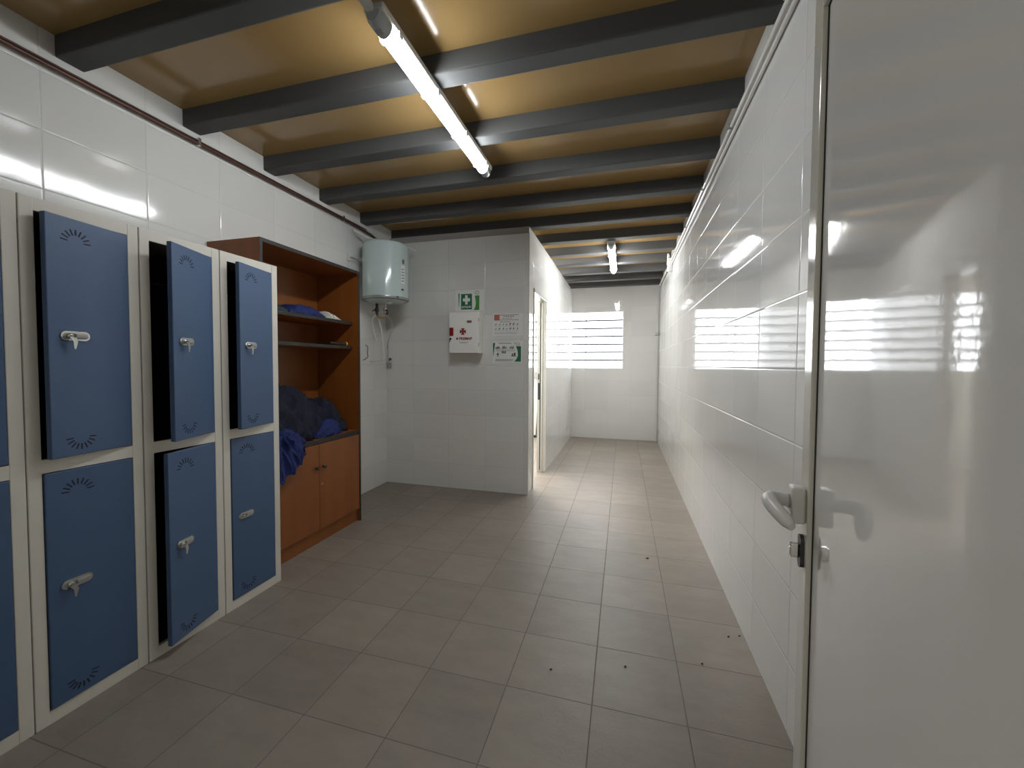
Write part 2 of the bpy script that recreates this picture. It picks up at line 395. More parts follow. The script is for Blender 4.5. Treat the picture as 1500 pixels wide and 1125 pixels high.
b.tube(path, [.0105, .0105, .012, .0125, .012, .0115, .0105, .006], 14)
lv = b.build('lever', M['white_plastic'], hd); 
me = lv.data
for v in me.vertices: v.co.z = HZ + (v.co.z - HZ) * 1.12
b = MB(); b.lathe([(.0125, 0), (.0125, .003)], (-.034, HY, HZ + .004), 20, 'x'); b.build('collar', M['grey_plastic'], hd)
b = MB(); CZ = .938
pts = [(-.009, HY + .011 * math.cos(a), CZ + (.019 if math.sin(a) > 0 else -.019) + .011 * math.sin(a)) for a in [2 * math.pi * (k + .5) / 24 for k in range(24)]]
b.prism(pts, (-.006, 0, 0)); ec = b.build('lock_plate', M['dark_metal'], g)
b = MB(); b.box(-.029, -.015, HY - .006, HY + .006, CZ - .013, CZ + .013, .003); b.box(-.031, -.015, HY - .004, HY + .004, CZ + .002, CZ + .004)
b.build('cylinder', M['chrome'], ec)
b = MB(); b.box(.0, .033, LW + .045, LW + .049, .90, 1.06, .001); b.build('latch_plate', M['chrome'], g)
# door frame around the entrance opening
b = MB(); b.box(DX0 - .03, DX0 + .03, YE - .16, YE + .012, 0, 2.03, .003); b.box(DX1 - .03, DX1 + .03, YE - .16, YE + .012, 0, 2.03, .003); b.box(DX0 - .03, DX1 + .03, YE - .16, YE + .012, 1.975, 2.04, .003)
struct(b.build('trim_2', M['white_paint']), 'white frame of the entrance doorway', 'trim')

# ------------------------------------------------------------------ inner doorway frame (side room)
g = bpy.data.objects.new('door_2', None); C.objects.link(g); g.location = (XP, JN, 0); struct(g, 'white metal frame of the open inner doorway in the partition', 'door frame')
D = JF - JN
b = MB(); b.box(-PT - .006, .008, 0, .028, 0, JT, .003); b.box(-PT - .006, .008, D - .028, D, 0, JT, .003); b.box(-PT - .006, .008, 0, D, JT - .035, JT, .003)
b.box(-.05, -.035, D - .042, D - .028, 0, JT - .03); b.box(-.05, -.035, .028, .042, 0, JT - .03); b.box(-.05, -.035, .028, D - .028, JT - .05, JT - .03)
b.build('frame', M['white_paint'], g)
b = MB(); b.box(-.092, -.07, D - .031, D - .027, .86, 1.06, .001); b.box(-.09, -.075, D - .033, D - .026, 1.10, 1.17, .001); b.build('strike_plate', M['dark_metal'], g)
b = MB(); b.box(-.070, -.058, D - .030, D - .0275, .02, JT - .04); b.build('gasket', M['black'], g)

# things in the side room seen through the doorway, plus an added unseen lamp
tag(MB().box(-1.545, -1.47, YB - .085, YB, 1.03, 1.15, .012, 3).build('soap_dispenser', M['grey_plastic']), 'small grey dispenser on the side room wall seen through the inner doorway', 'dispenser')
t = thing('floor_squeegee', 'dark pole with a flat foot leaning in the side room behind the doorway', 'squeegee', (-1.46, 6.90, 0))
MB().tube([(0, .0, .03), (.0, .20, .80)], .013, 8).build('pole', M['dark_metal'], t)
MB().box(-.10, .10, -.02, .02, 0, .04, .006).build('foot', M['black'], t)
t = thing('added_side_lamp', 'unseen lamp added in the side room to brighten the inner doorway', 'lamp', (-1.65, 5.2, 2.62))  # added out of view to make the bright floor patch by the doorway
MB().box(-.05, .05, -.6, .6, -.03, 0, .006).build('housing', M['white_plastic'], t)
MB().box(-.035, .035, -.58, .58, -.07, -.031, .012).build('diffuser', M['added_diffuser'], t)

# ------------------------------------------------------------------ lockers
XK = -1.917; UW = .3415; LZ = 1.8265; BX = XL + .012
def make_locker():
    t = thing('locker', '', 'locker', (XK, 0, 0))
    g = .0015; d = BX - XK; w = UW - g
    b = MB()
    b.mi = 0
    b.box(d, -.018, g, g + .012, .02, LZ - .001); b.box(d, -.018, w - .012, w, .02, LZ - .001)
    b.box(d, -.018, g, w, LZ - .012, LZ)
    b.box(-.018, 0, g, .038, 0, LZ, .0025); b.box(-.018, 0, w - .037, w, 0, LZ, .0025)
    b.box(-.018, -.001, .037, w - .036, 1.781, LZ - .0005, .001); b.box(-.018, -.001, .037, w - .036, .887, .935, .001); b.box(-.018, -.001, .037, w - .036, .0, .048, .001)
    b.mi = 1
    b.box(d + .001, d + .008, g + .012, w - .012, .02, LZ - .012)
    b.box(d + .008, -.019, g + .012, w - .012, .9, .915); b.box(d + .008, -.019, g + .012, w - .012, .035, .045)
    b.box(d + .008, -.019, g + .0121, g + .0135, .045, LZ - .013); b.box(d + .008, -.019, w - .0135, w - .0121, .045, LZ - .013)
    b.build('body', [M['cream'], M['inside']], t)
    b = MB(); b.box(d + .05, -.08, g + .014, w - .014, 1.62, 1.625); b.build('hat_shelf', M['inside'], t)
    for q, (z0, z1) in enumerate(((.937, 1.779), (.050, .885))):
        W = .2615; Hh = z1 - z0
        b = MB(); b.mi = 0
        b.box(-.018, .002, -W, 0, 0, Hh, .003)
        b.mi = 1
        for (cz, sgn) in ((Hh - .082, 1), (.066, -1)):
            cy = -W + .088
            for k in range(9):
                a = math.pi * (k + .25) / 8.5
                ca, sa = math.cos(a), math.sin(a) * sgn
                r0, r1 = (.025, .046)
                pa = Vector((.0022, cy + r0 * ca, cz + r0 * sa)); pb = Vector((.0022, cy + r1 * ca, cz + r1 * sa))
                n = Vector((0, -sa, ca)) * .0021
                b.prism([pa + n, pb + n, pb - n, pa - n], (.0004, 0, 0))
        dr = b.build('door', [M['blue'], M['slot']], t)
        dr.location = (0, w - .0385, z0); dr['q'] = q
        # recessed lozenge latch with a slider and hanging keys
        hy, hz = -W + .077, Hh * .508
        def loz(hw, hh, x, dx, mb):
            pts = []
            for k in range(24):
                a = 2 * math.pi * (k + .5) / 24; s = 1 if math.cos(a) > 0 else -1
                pts.append((x, hy + s * (hw - hh) + hh * math.cos(a), hz + hh * math.sin(a)))
            mb.prism(pts, (dx, 0, 0))
        b = MB(); loz(.044, .0165, .0021, .004, b); h = b.build('handle', M['chrome'], dr)
        b = MB(); loz(.037, .0105, .0061, .0008, b); b.build('recess', M['grey_plastic'], h)
        b = MB(); b.box(.0065, .013, hy - .004, hy + .034, hz - .008, hz + .008, .003); b.build('slider', M['grey_plastic'], h)
        b = MB(); b.lathe([(.0085, 0), (.0085, .010), (.006, .012)], (.006, hy - .022, hz), 18, 'x'); b.build('lock', M['chrome'], h)
        if True:
            b = MB(); b.tube([(.018, hy - .022, hz), (.026, hy - .022, hz - .002)], .003, 8)
            b.prism([(.0205, hy - .027 - .004, hz - .004), (.0205, hy - .010, hz - .006), (.0205, hy - .006, hz - .022), (.0205, hy - .013, hz - .048), (.0205, hy - .018, hz - .046), (.0205, hy - .020, hz - .020)], (.0025, 0, 0))
            b.build('key', M['chrome'], dr)
    return t
proto = make_locker()
units = [(.5105, (0, 0), 'blue-doored steel locker cut off by the left edge of the picture'),
         (.8520, (8.7, .8), 'blue-doored steel locker column, second from the left, upper door just ajar'),
         (1.1945, (21, 13.5), 'blue-doored steel locker column with both of its doors standing open'),
         (1.5370, (13.8, .6), 'blue-doored steel locker column next to the bookcase, only upper door open')]
lk = []
for i, (y, an, lab) in enumerate(units):
    o = proto if i == 0 else copy_tree(proto)
    o.location = (XK, y, 0); o['label'] = lab; o['group'] = 'locker columns along the left wall'; lk.append(o)
    for ch in o.children:
        if 'q' in ch.keys(): ch.rotation_euler = (0, 0, R(an[ch['q']]))
    if i == 3:   # its closed lower door has no hanging key
        for ch in o.children:
            if ch.get('q') == 1:
                for k in list(ch.children):
                    if k.name.startswith('key'): bpy.data.objects.remove(k)
for o in bpy.data.objects:
    if 'q' in o.keys(): del o['q']

# ------------------------------------------------------------------ bookcase
BY0, BY1, BXF, BH = 1.882, 2.803, -2.045, 2.008
t = thing('bookcase', 'tall brown wooden bookcase with dark edges and two lower doors beside the lockers', 'bookcase', (BXF, BY0, 0))
d = XL + .004 - BXF; W = BY1 - BY0
def panel(name, x0, x1, y0, y1, z0, z1, front=None):
    b = MB(); b.mi = 0
    b.box(x0, x1 - .002, y0, y1, z0, z1, .0008, 1); b.mi = 1
    b.box(x1 - .002, x1, y0, y1, z0, z1)
    return b.build(name, [M['wood'], M['edge']], t)
panel('side_panel', d, 0, 0, .020, 0, BH - .022)
panel('side_panel', d, 0, W - .020, W, 0, BH - .022)
panel('top_panel', d, 0, 0, W, BH - .022, BH)
MB().box(d, d + .006, .020, W - .020, .05, BH - .022).build('back_panel', M['wood'], t)
panel('shelf', d + .008, -.055, .021, W - .021, 1.585, 1.609)
panel('shelf', d + .008, -.055, .021, W - .021, 1.392, 1.414)
panel('counter', d + .008, -.001, .021, W - .021, .712, .742)
b = MB(); b.box(-.045, -.025, .020, W - .020, 0, .098); b.build('plinth', M['wood'], t)
ym = W / 2
for (y0, y1, kn) in ((.021, ym - .0015, ym - .034), (ym + .0015, W - .021, ym + .034)):
    dd = MB().box(-.022, -.003, y0, y1, .102, .708, .001).build('door', M['wood'], t)
    b = MB(); b.lathe([(.006, -.003), (.006, .008), (.013, .014), (.014, .020), (.010, .026)], (0, kn, .545), 20, 'x'); b.build('knob', M['knob'], dd)
    if kn > ym:
        b = MB(); b.lathe([(.007, -.003), (.007, .001), (.003, .001)], (0, ym + .022, .423), 14, 'x'); b.build('keyhole', M['chrome'], dd)
for z in (1.78, 1.52, 1.30, 1.24):
    for x in (-.06, -.09):
        MB().box(x - .002, x + .002, W - .0211, W - .0203, z - .002, z + .002).build('pin_hole', M['black'], t)
# rounded dark edging at the upper right corner
b = MB(); pts = []
for k in range(9):
    a = math.pi / 2 * k / 8; pts.append((.0005, W - .030 + .030 * math.sin(a), BH - .030 + .030 * math.cos(a)))
inner = [(.0005, W - .020, BH - .05), (.0005, W - .026, BH - .032), (.0005, W - .05, BH - .022)]
b.prism([(p[0], p[1], p[2]) for p in ([(0.0005, W - .05, BH)] + pts + [(.0005, W, BH - .05)] + inner)], (.002, 0, 0)); b.build('corner_edging', M['edge'], t)

# ------------------------------------------------------------------ clothes
def fold(p, seed, sc_, oct_=3):
    q = Vector((p[0] * sc_, p[1] * sc_, p[2] * sc_)) + Vector((seed * 7.1, seed * 3.3, seed))
    q = q + Vector((noise.noise(q * .7 + Vector((9, 0, 0))), noise.noise(q * .7 + Vector((0, 9, 0))), noise.noise(q * .7 + Vector((0, 0, 9))))) * 1.1
    def rg(v): return 1 - min(1, abs(noise.noise(v)) * 2.2) ** .7
    return 1.1 * rg(q) + .45 * rg(q * 2.3)
def heap(name, mt, c, r, seed, prof=None, amp=.02, fs=9, z0=None):
    bm = bmesh.new(); bmesh.ops.create_icosphere(bm, subdivisions=6, radius=1)
    for v in bm.verts:
        n = v.co.normalized(); p = Vector((n.x * r[0], n.y * r[1], n.z * r[2]))
        wp = p + Vector(c)
        s = 1 + .25 * noise.noise(wp * 5 + Vector((seed, 0, 0)))
        p = p * s + n * amp * (fold((wp.x, wp.y * 1.0, wp.z * 1.4), seed, fs) - .6)
        v.co = p + Vector(c)
        if z0 is not None and v.co.z < z0 + .002: v.co.z = z0 + .001
    for f in bm.faces: f.smooth = True
    me = bpy.data.meshes.new(name); bm.to_mesh(me); bm.free(); me.materials.append(mt)
    o = bpy.data.objects.new(name, me); C.objects.link(o); return o
ZS = .7425
def loft(name, mt, secs, z0, seed, amp=.012, fs=16, nu=90, nv=40, xl=-2.43):
    """garment lying on a shelf: secs = [(y, z_top, x_front, x_back)] ; rounded cross sections, folded surface"""
    bm = bmesh.new(); rows = []
    for i in range(nu + 1):
        tt = i / nu * (len(secs) - 1); k = min(int(tt), len(secs) - 2); f = tt - k; f2 = f * f * (3 - 2 * f)
        a, b_ = secs[k], secs[k + 1]; y, zt, xf, xb = [a[j] + (b_[j] - a[j]) * (f if j == 0 else f2) for j in range(4)]
        cx, rx, rz = (xf + xb) / 2, (xf - xb) / 2, max(zt - z0, .004)
        row = []
        for j in range(nv):
            an = 2 * math.pi * j / nv; ca, sa = math.cos(an), math.sin(an)
            x = cx + rx * (abs(ca) ** .75) * (1 if ca > 0 else -1); z = z0 + .001 + (rz * (abs(sa) ** .8) if sa > 0 else 0)
            if sa > -.01:
                dsp = amp * (fold((x, y * 1.3, z), seed, fs) - .5) * min(1, rz / .04)
                x += dsp * ca * .8; z = max(z0 + .001, z + dsp * sa)
            x = min(max(x, xl), 9)
            row.append(bm.verts.new((x, y, z)))
        rows.append(row)
    for i in range(nu):
        for j in range(nv):
            bm.faces.new((rows[i][j], rows[i][(j + 1) % nv], rows[i + 1][(j + 1) % nv], rows[i + 1][j])).smooth = True
    bm.faces.new(rows[0][::-1]); bm.faces.new(rows[-1])
    me = bpy.data.meshes.new(name); bm.to_mesh(me); bm.free(); me.materials.append(mt)
    o = bpy.data.objects.new(name, me); C.objects.link(o); return o
o = loft('jacket', M['navy'], [(1.91, 1.05, -2.10, -2.42), (2.10, 1.10, -2.08, -2.42), (2.22, 1.085, -2.08, -2.42), (2.34, 1.045, -2.09, -2.41), (2.42, .975, -2.10, -2.40), (2.49, .95, -2.13, -2.40), (2.58, .985, -2.13, -2.39), (2.66, .955, -2.12, -2.38), (2.73, .86, -2.13, -2.34), (2.755, .79, -2.16, -2.28), (2.76, .75, -2.2, -2.24)], ZS, 3, amp=.055, fs=6, nu=150, nv=70)
tag(o, 'dark navy jacket crumpled in a heap on the bookcase counter', 'jacket')
o = loft('garment', M['blue_cloth'], [(2.33, .75, -2.082, -2.12), (2.36, .78, -2.07, -2.14), (2.45, .84, -2.065, -2.16), (2.53, .872, -2.07, -2.18), (2.58, .84, -2.075, -2.18), (2.615, .77, -2.08, -2.16), (2.62, .75, -2.10, -2.14)], ZS, 8, amp=.018, fs=12)
tag(o, 'small bright blue garment tucked against the right side of the navy jacket', 'clothes')
# blue jacket hanging over the front of the counter
def hang():
    bm = bmesh.new(); nu, nv = 80, 90; rows = []
    prof = [(-2.20, .80), (-2.12, .86), (-2.06, .84), (-2.020, .78), (-2.012, .70), (-2.012, .62), (-2.016, .55)]
    for i in range(nu + 1):
        u = i / nu; y = 1.905 + .30 * u
        row = []
        zb = .545 + .11 * max(0, (u - .25) / .75) ** 1.0 + .012 * math.sin(u * 21)
        for j in range(nv + 1):
            tt = j / nv * (len(prof) - 1); k = min(int(tt), len(prof) - 2); f = tt - k
            x = prof[k][0] + (prof[k + 1][0] - prof[k][0]) * f; z = prof[k][1] + (prof[k + 1][1] - prof[k][1]) * f
            if z < .74: z = .74 - (.74 - z) * (.74 - zb) / (.74 - .55)
            if j / nv < .4: z = z - .05 * u
            yy = y - .05 * (1 - j / nv) * u + (.01 * math.sin(z * 60) if i == nu else 0)
            dd = .045 * (fold((x, yy * 1.5, z * .7), 5, 5.5, 2) - .4)
            x += dd * (1 if j / nv > .3 else .3) ; z += dd * (.8 if j / nv < .45 else .1)
            if z < .745: x = max(x, -2.038)
            row.append(bm.verts.new((x, yy, z)))
        rows.append(row)
    for i in range(nu):
        for j in range(nv): bm.faces.new((rows[i][j], rows[i + 1][j], rows[i + 1][j + 1], rows[i][j + 1])).smooth = True
    me = bpy.data.meshes.new('jacket'); bm.to_mesh(me); bm.free(); me.materials.append(M['blue_cloth'])
    o = bpy.data.objects.new('jacket', me); C.objects.link(o); s = o.modifiers.new('s', 'SOLIDIFY'); s.thickness = .006; s.offset = 1; return o
tag(hang(), 'royal blue jacket hanging down over the front edge of the bookcase counter', 'jacket')
ZT = 1.6095
o = loft('garment', M['blue_cloth'], [(2.20, 1.635, -2.14, -2.38), (2.28, 1.675, -2.12, -2.39), (2.38, 1.683, -2.12, -2.38), (2.47, 1.668, -2.13, -2.36), (2.53, 1.640, -2.15, -2.32), (2.56, 1.615, -2.18, -2.28)], ZT, 6, amp=.012, fs=16)
tag(o, 'blue folded garment lying on the upper shelf of the bookcase', 'clothes')
o = loft('garment', M['green_cloth'], [(1.92, 1.625, -2.14, -2.38), (2.02, 1.65, -2.12, -2.39), (2.12, 1.655, -2.12, -2.38), (2.165, 1.645, -2.13, -2.38), (2.185, 1.62, -2.15, -2.36)], ZT, 9, amp=.010, fs=16)
tag(o, 'dark green garment lying left of the blue one on the upper shelf', 'clothes')
o = loft('cloth', M['white_cloth'], [(2.57, 1.640, -2.16, -2.34), (2.59, 1.672, -2.14, -2.33), (2.62, 1.655, -2.13, -2.30), (2.68, 1.630, -2.13, -2.26), (2.73, 1.613, -2.15, -2.22)], ZT, 11, amp=.008, fs=18)
tag(o, 'small white cloth at the right end of the upper shelf', 'cloth')
t = thing('torch', 'small black torch with a yellow end on the lower bookcase shelf', 'torch', (-2.135, 2.66, 1.4145))
MB().lathe([(.008, -.10), (.010, -.095), (.010, .03), (.015, .05), (.016, .075)], (0, 0, .0165), 16, 'y').build('body', M['knob'], t)
MB().lathe([(.0165, .075), (.017, .079), (.014, .094)], (0, 0, .0175), 16, 'y').build('head', M['yellow'], t)

# ------------------------------------------------------------------ water heater
HR = .213; HC = Vector((XL + .028 + HR, 3.425, 0)); Z0, Z1 = 1.875, 2.405
t = thing('water_heater', 'pale cylindrical electric water heater hung in the corner above the bookcase', 'water heater', (HC.x, HC.y, Z0))
hh = Z1 - Z0
MB().lathe([(HR * .93, .012), (HR, .012), (HR, hh - .022), (HR * .985, hh - .008), (HR * .94, hh), (0.001, hh + .004)], seg=64).build('tank', M['heater'], t)
MB().lathe([(HR + .0015, .028), (HR + .0025, .018), (HR + .0015, .008), (HR * .93, .0)], seg=64).build('bottom_ring', M['heater_trim'], t)
MB().lathe([(HR * .93, .006), (HR * .75, -.012), (HR * .4, -.022), (.001, -.024)], seg=48).build('bottom_cover', M['heater'], t)
MB().lathe([(.028, -.018), (.026, -.032), (.010, -.034)], (.08, -.07, 0), 24).build('dial', M['white_plastic'], t)
def arcplate(a0, a1, z0, z1, name, mt, off=.0012):
    b = MB(); n = 8; vs = []
    for i in range(n + 1):
        a = a0 + (a1 - a0) * i / n
        vs.append([b.bm.verts.new(((HR + o_) * math.cos(a), (HR + o_) * math.sin(a), z)) for z in (z0, z1) for o_ in (0.0004, off)])
    for i in range(n):
        p, q = vs[i], vs[i + 1]
        for (k, l) in ((0, 1), (1, 3), (3, 2), (2, 0)): b.bm.faces.new((p[k], p[l], q[l], q[k]))
    b.bm.faces.new((vs[0][0], vs[0][1], vs[0][3], vs[0][2])); b.bm.faces.new((vs[-1][0], vs[-1][1], vs[-1][3], vs[-1][2]))
    return b.build(name, mt, t)
lb = arcplate(R(-18), R(-5), .15, .32, 'label', M['paper'])
for k in range(5): o = arcplate(R(-16), R(-8 + k % 2), .17 + k * .027, .178 + k * .027, 'print_line', M['ink'], .0018); o.parent = lb
arcplate(R(-17), R(-9), .085, .102, 'badge', M['ink_dark'])
arcplate(R(-14), R(-6), .335, .375, 'badge', M['ink'])
MB().lathe([(.010, 0), (.010, .012)], (HR * math.cos(R(-28)), HR * math.sin(R(-28)), .012), 12).build('indicator', M['black'], t)
b = MB(); b.box(-HR - .028, -HR + .02, -.10, .10, hh * .7, hh * .76, .002); b.build('wall_bracket', M['chrome'], t)
# fittings, hoses
t2 = thing('water_valves', 'cluster of brass and chrome water valves under the water heater', 'valve', (HC.x - .03, HC.y - .0, Z0 - .024))
for (x, y, mt) in ((-.05, -.03, 'dark_metal'), (.035, -.02, 'chrome')):
    b = MB(); b.lathe([(.013, .004), (.013, -.04), (.019, -.045), (.019, -.075), (.012, -.08), (.012, -.11)], (x, y, 0), 16); b.build('valve_body', M[mt], t2)
b = MB(); b.tube([(-.05, -.03, -.055), (-.05, -.065, -.06)], .007, 8); b.tube([(-.075, -.068, -.075), (-.025, -.068, -.05)], .005, 8); b.build('tap_lever', M['dark_metal'], t2)
b = MB(); b.tube([(.035, -.02, -.06), (.075, -.05, -.07), (.085, -.05, -.10)], .009, 10); b.lathe([(.014, 0), (.014, .02)], (.075, -.05, -.11), 12); b.build('relief_valve', M['dark_metal'], t2)
b = MB(); b.tube([(-.05, -.03, -.10), (-.02, -.05, -.135), (.02, -.04, -.13), (.04, -.02, -.105)], .008, 10); b.build('elbow', M['brass'], t2)
def hose(name, pts, r, mt, label, cat='hose'):
    # smooth curve through points
    P = [Vector(p) for p in pts]; out = []
    for i in range(len(P) - 1):
        p0, p1, p2, p3 = P[max(i - 1, 0)], P[i], P[i + 1], P[min(i + 2, len(P) - 1)]
        for k in range(8):
            s = k / 8; out.append(.5 * ((2 * p1) + (p2 - p0) * s + (2 * p0 - 5 * p1 + 4 * p2 - p3) * s * s + (3 * p1 - p0 - 3 * p2 + p3) * s ** 3))
    out.append(P[-1]); return tag(MB().tube(out, r, 8).build(name, M[mt]), label, cat)
hx, hy = HC.x, HC.y
hose('hose', [(hx - .08, hy - .03, 1.745), (hx - .13, hy - .02, 1.72), (hx - .15, hy + .0, 1.66), (hx - .14, hy + .02, 1.56), (hx - .125, hy + .03, 1.50)], .006, 'white_plastic', 'thin white hose curving down left of the valves')
hose('hose', [(hx - .08, hy - .03, 1.745), (hx - .07, hy + .03, 1.60), (hx - .07, hy + .06, 1.40), (hx - .08, hy + .06, 1.315), (XL + .02, hy + .06, 1.30)], .007, 'white_plastic', 'white braided hose hanging from the valves to the left wall')
hose('hose', [(hx + .045, hy - .05, 1.74), (hx + .03, hy + .06, 1.66), (hx - .08, hy + .20, 1.58), (XL + .05, YF - .06, 1.48), (XL + .04, YF - .03, 1.335)], .006, 'chrome', 'thin grey braided hose running down to the corner tap', 'hose')
hose('cable', [(XL + .01, hy + .0, 1.46), (XL + .03, hy + .01, 1.44), (XL + .02, hy + .02, 1.38), (XL + .035, hy + .0, 1.34), (XL + .01, hy - .04, 1.31)], .004, 'ink', 'short dark wire hanging on the left wall under the hoses', 'cable')
t = thing('wall_tap', 'small chrome stop tap in the corner at the end of the grey hose', 'tap', (XL + .035, YF, 1.325))
MB().lathe([(.022, 0), (.022, -.006), (.009, -.010), (.009, -.035)], (0, 0, 0), 16, 'y').build('body', M['chrome'], t)
MB().box(.0, .045, -.030, -.024, -.004, .006, .002).build('lever', M['dark_metal'], t)
tag(MB().box(XL + .012, XL + .06, YF - .02, YF - .002, 1.23, 1.29, .004).build('drain_cup', M['grey_plastic']), 'small grey fitting on the partition wall below the corner tap', 'fitting')
t = thing('gas_tap', 'white plastic valve on the left wall beside the water heater', 'valve', (XL, 3.19, 2.25))
MB().box(0, .02, -.02, .02, -.035, .035, .004).build('body', M['white_plastic'], t)
MB().tube([(.018, 0, .0), (.05, .0, -.01), (.055, .05, -.01), (.05, .11, -.03)], .008, 10).build('pipe', M['chrome'], t)
hose('cable', [(XL + .05, 3.20, 2.50), (XL + .12, 3.34, 2.46), (XL + .22, 3.50, 2.47), (XL + .38, 3.62, 2.43), (XL + .43, 3.66, 2.40)], .009, 'white_plastic', 'white cable looping over the top of the water heater', 'cable')

# ------------------------------------------------------------------ first-aid cabinet
t = thing('first_aid_cabinet', 'white metal first-aid cabinet with dark red cross on the partition wall', 'first-aid cabinet', (-1.504, YF, 1.586))
MB().box(-.150, .150, -.125, 0, -.200, .200, .004).build('body', M['cabinet'], t)
dr = MB().box(-.150, .150, -.150, -.127, -.201, .196, .006, 3).build('door', M['cabinet'], t)
F = -.1502
MB().box(-.144, -.104, F - .010, F, -.032, .048, .003).build('handle', M['red'], dr)
b = MB(); b.lathe([(.010, 0), (.010, -.006)], (-.135, F, -.062), 14, 'y'); b.prism([(-.139, F - .007, -.062), (-.131, F - .007, -.062), (-.139, F - .007, -.092), (-.145, F - .007, -.088)], (0, -.002, 0)); b.build('key', M['dark_metal'], dr)
b = MB(); cz = .008; cx = -.006; a_, b_ = .034, .017; s_ = .007
for k in range(4):
    an = math.pi / 2 * k; ca, sa = math.cos(an), math.sin(an)
    tr = [(s_ * .9, s_ * .9), (s_ * .9, -s_ * .9), (a_ - .004, -b_ - .002), (a_, -.006), (a_ - .007, 0), (a_, .006), (a_ - .004, b_ + .002)]
    b.prism([(cx + x * ca - z * sa, F, cz + x * sa + z * ca) for x, z in tr], (0, -.0008, 0))
b.box(cx - s_, cx + s_, F - .0008, F, cz - s_, cz + s_); b.build('cross_emblem', M['red'], dr)
text_mesh('lettering', 'FREMAP', .036, M['red'], dr, (.022, F - .0006, -.062), (R(90), 0, 0), .0012, .135)
b = MB(); b.prism([(-.078, F, -.060), (-.066, F, -.047), (-.054, F, -.060), (-.060, F, -.075), (-.066, F, -.066), (-.073, F, -.072)], (0, -.0008, 0)); b.build('logo_mark', M['red'], dr)
b = MB(); b.box(-.045, .055, F - .0006, F, -.096, -.093); b.box(-.032, .040, F - .0006, F, -.104, -.1015); b.build('print_line', M['ink'], dr)
b = MB(); b.box(.036, .085, F - .0008, F, .092, .114); o = b.build('plate', M['ink_dark'], dr)
b = MB(); b.box(.040, .058, F - .0012, F - .0008, .099, .107); b.box(.062, .081, F - .0012, F - .0008, .099, .107); b.build('plate_print', M['salmon'], o)
for z in (-.12, .12): MB().tube([(.1515, -.138, z - .018), (.1515, -.138, z + .018)], .004, 8).build('hinge', M['chrome'], t)

# ------------------------------------------------------------------ signs on the partition wall
def sign_rect(b, x0, x1, z0, z1, y=-.0015, th=.0005): b.box(x0, x1, y - th, y, z0, z1)
t = thing('first_aid_sign', 'green first-aid sign with white cross above the cabinet', 'sign', (-1.503, YF, 1.918))
b = MB(); b.box(-.150, .150, -.0014, 0, -.110, .108); b.build('sheet', M['paper'], t)
b = MB(); sign_rect(b, -.088, .030, -.090, .066); o = b.build('green_field', M['green'], t)
b = MB(); b.box(-.043, -.017, -.0026, -.002, -.040, .052); b.box(-.068, -.043, -.0026, -.002, -.009, .022); b.box(-.017, .008, -.0026, -.002, -.009, .022); b.build('white_cross', M['paper'], o)
text_mesh('lettering', 'BOTIQUÍN', .026, M['paper'], o, (-.029, -.0026, -.066), (R(90), 0, 0), .0006, .100)
b = MB(); pts = [(.060, .047), (.108, .047), (.108, -.098), (.048, -.098), (.064, -.070), (.072, -.030), (.066, .010)]
b.prism([(x, -.0015, z) for x, z in pts], (0, -.0005, 0)); b.build('green_wave', M['leaf'], t)
b = MB(); b.prism([(-.118, -.0015, .072), (-.104, -.0015, .072), (-.110, -.0015, -.06), (-.114, -.0015, -.06)], (0, -.0005, 0)); b.build('green_stripe', M['green'], t)
def ring(b, cx, cz, rx, rz, wd):
    n = 20
    for k in range(n):
        a0, a1 = 2 * math.pi * k / n, 2 * math.pi * (k + 1) / n
        b.prism([(cx + rx * math.cos(a0), -.0015, cz + rz * math.sin(a0)), (cx + rx * math.cos(a1), -.0015, cz + rz * math.sin(a1)), (cx + (rx - wd) * math.cos(a1), -.0015, cz + (rz - wd) * math.sin(a1)), (cx + (rx - wd) * math.cos(a0), -.0015, cz + (rz - wd) * math.sin(a0))], (0, -.0005, 0))
b = MB(); ring(b, .084, .076, .022, .017, .005); b.build('oval_logo', M['ink'], t)

t = thing('safety_poster', 'faded white poster with a red header, to the right of the first-aid cabinet', 'poster', (-1.103, YF, 1.675))
b = MB(); b.box(-.152, .152, -.0012, 0, -.115, .103); b.build('sheet', M['paper'], t)
b = MB(); sign_rect(b, -.135, -.080, .035, .090); b.build('red_block', M['salmon'], t)
b = MB(); sign_rect(b, -.135, .115, .086, .090); sign_rect(b, -.080, .115, .036, .040); b.build('header_rule', M['red'], t)
rnd = random.Random(5)
def lines(b, x0, x1, z, h, gap=.006):
    x = x0
    while x < x1:
        l = rnd.uniform(.006, .02); sign_rect(b, x, min(x + l, x1), z, z + h); x += l + gap
b = MB(); lines(b, -.04, .07, .070, .008); lines(b, -.05, .05, .052, .006); lines(b, -.07, .03, .016, .006); b.build('heading', M['ink'], t)
b = MB()
for r_, z in enumerate((-.012, -.055)):
    for k in range(7):
        x = -.115 + k * .036 + rnd.uniform(-.003, .003)
        s = rnd.uniform(.007, .011); b.prism([(x - s, -.0015, z), (x + s * .6, -.0015, z + .003), (x + s, -.0015, z + s * 2), (x - s * .3, -.0015, z + s * 1.6)], (0, -.0005, 0)); lines(b, x - .012, x + .012, z - .010, .003, .003)
lines(b, -.13, .12, -.088, .003); lines(b, -.13, .09, -.098, .003); b.build('pictograms', M['ink'], t)

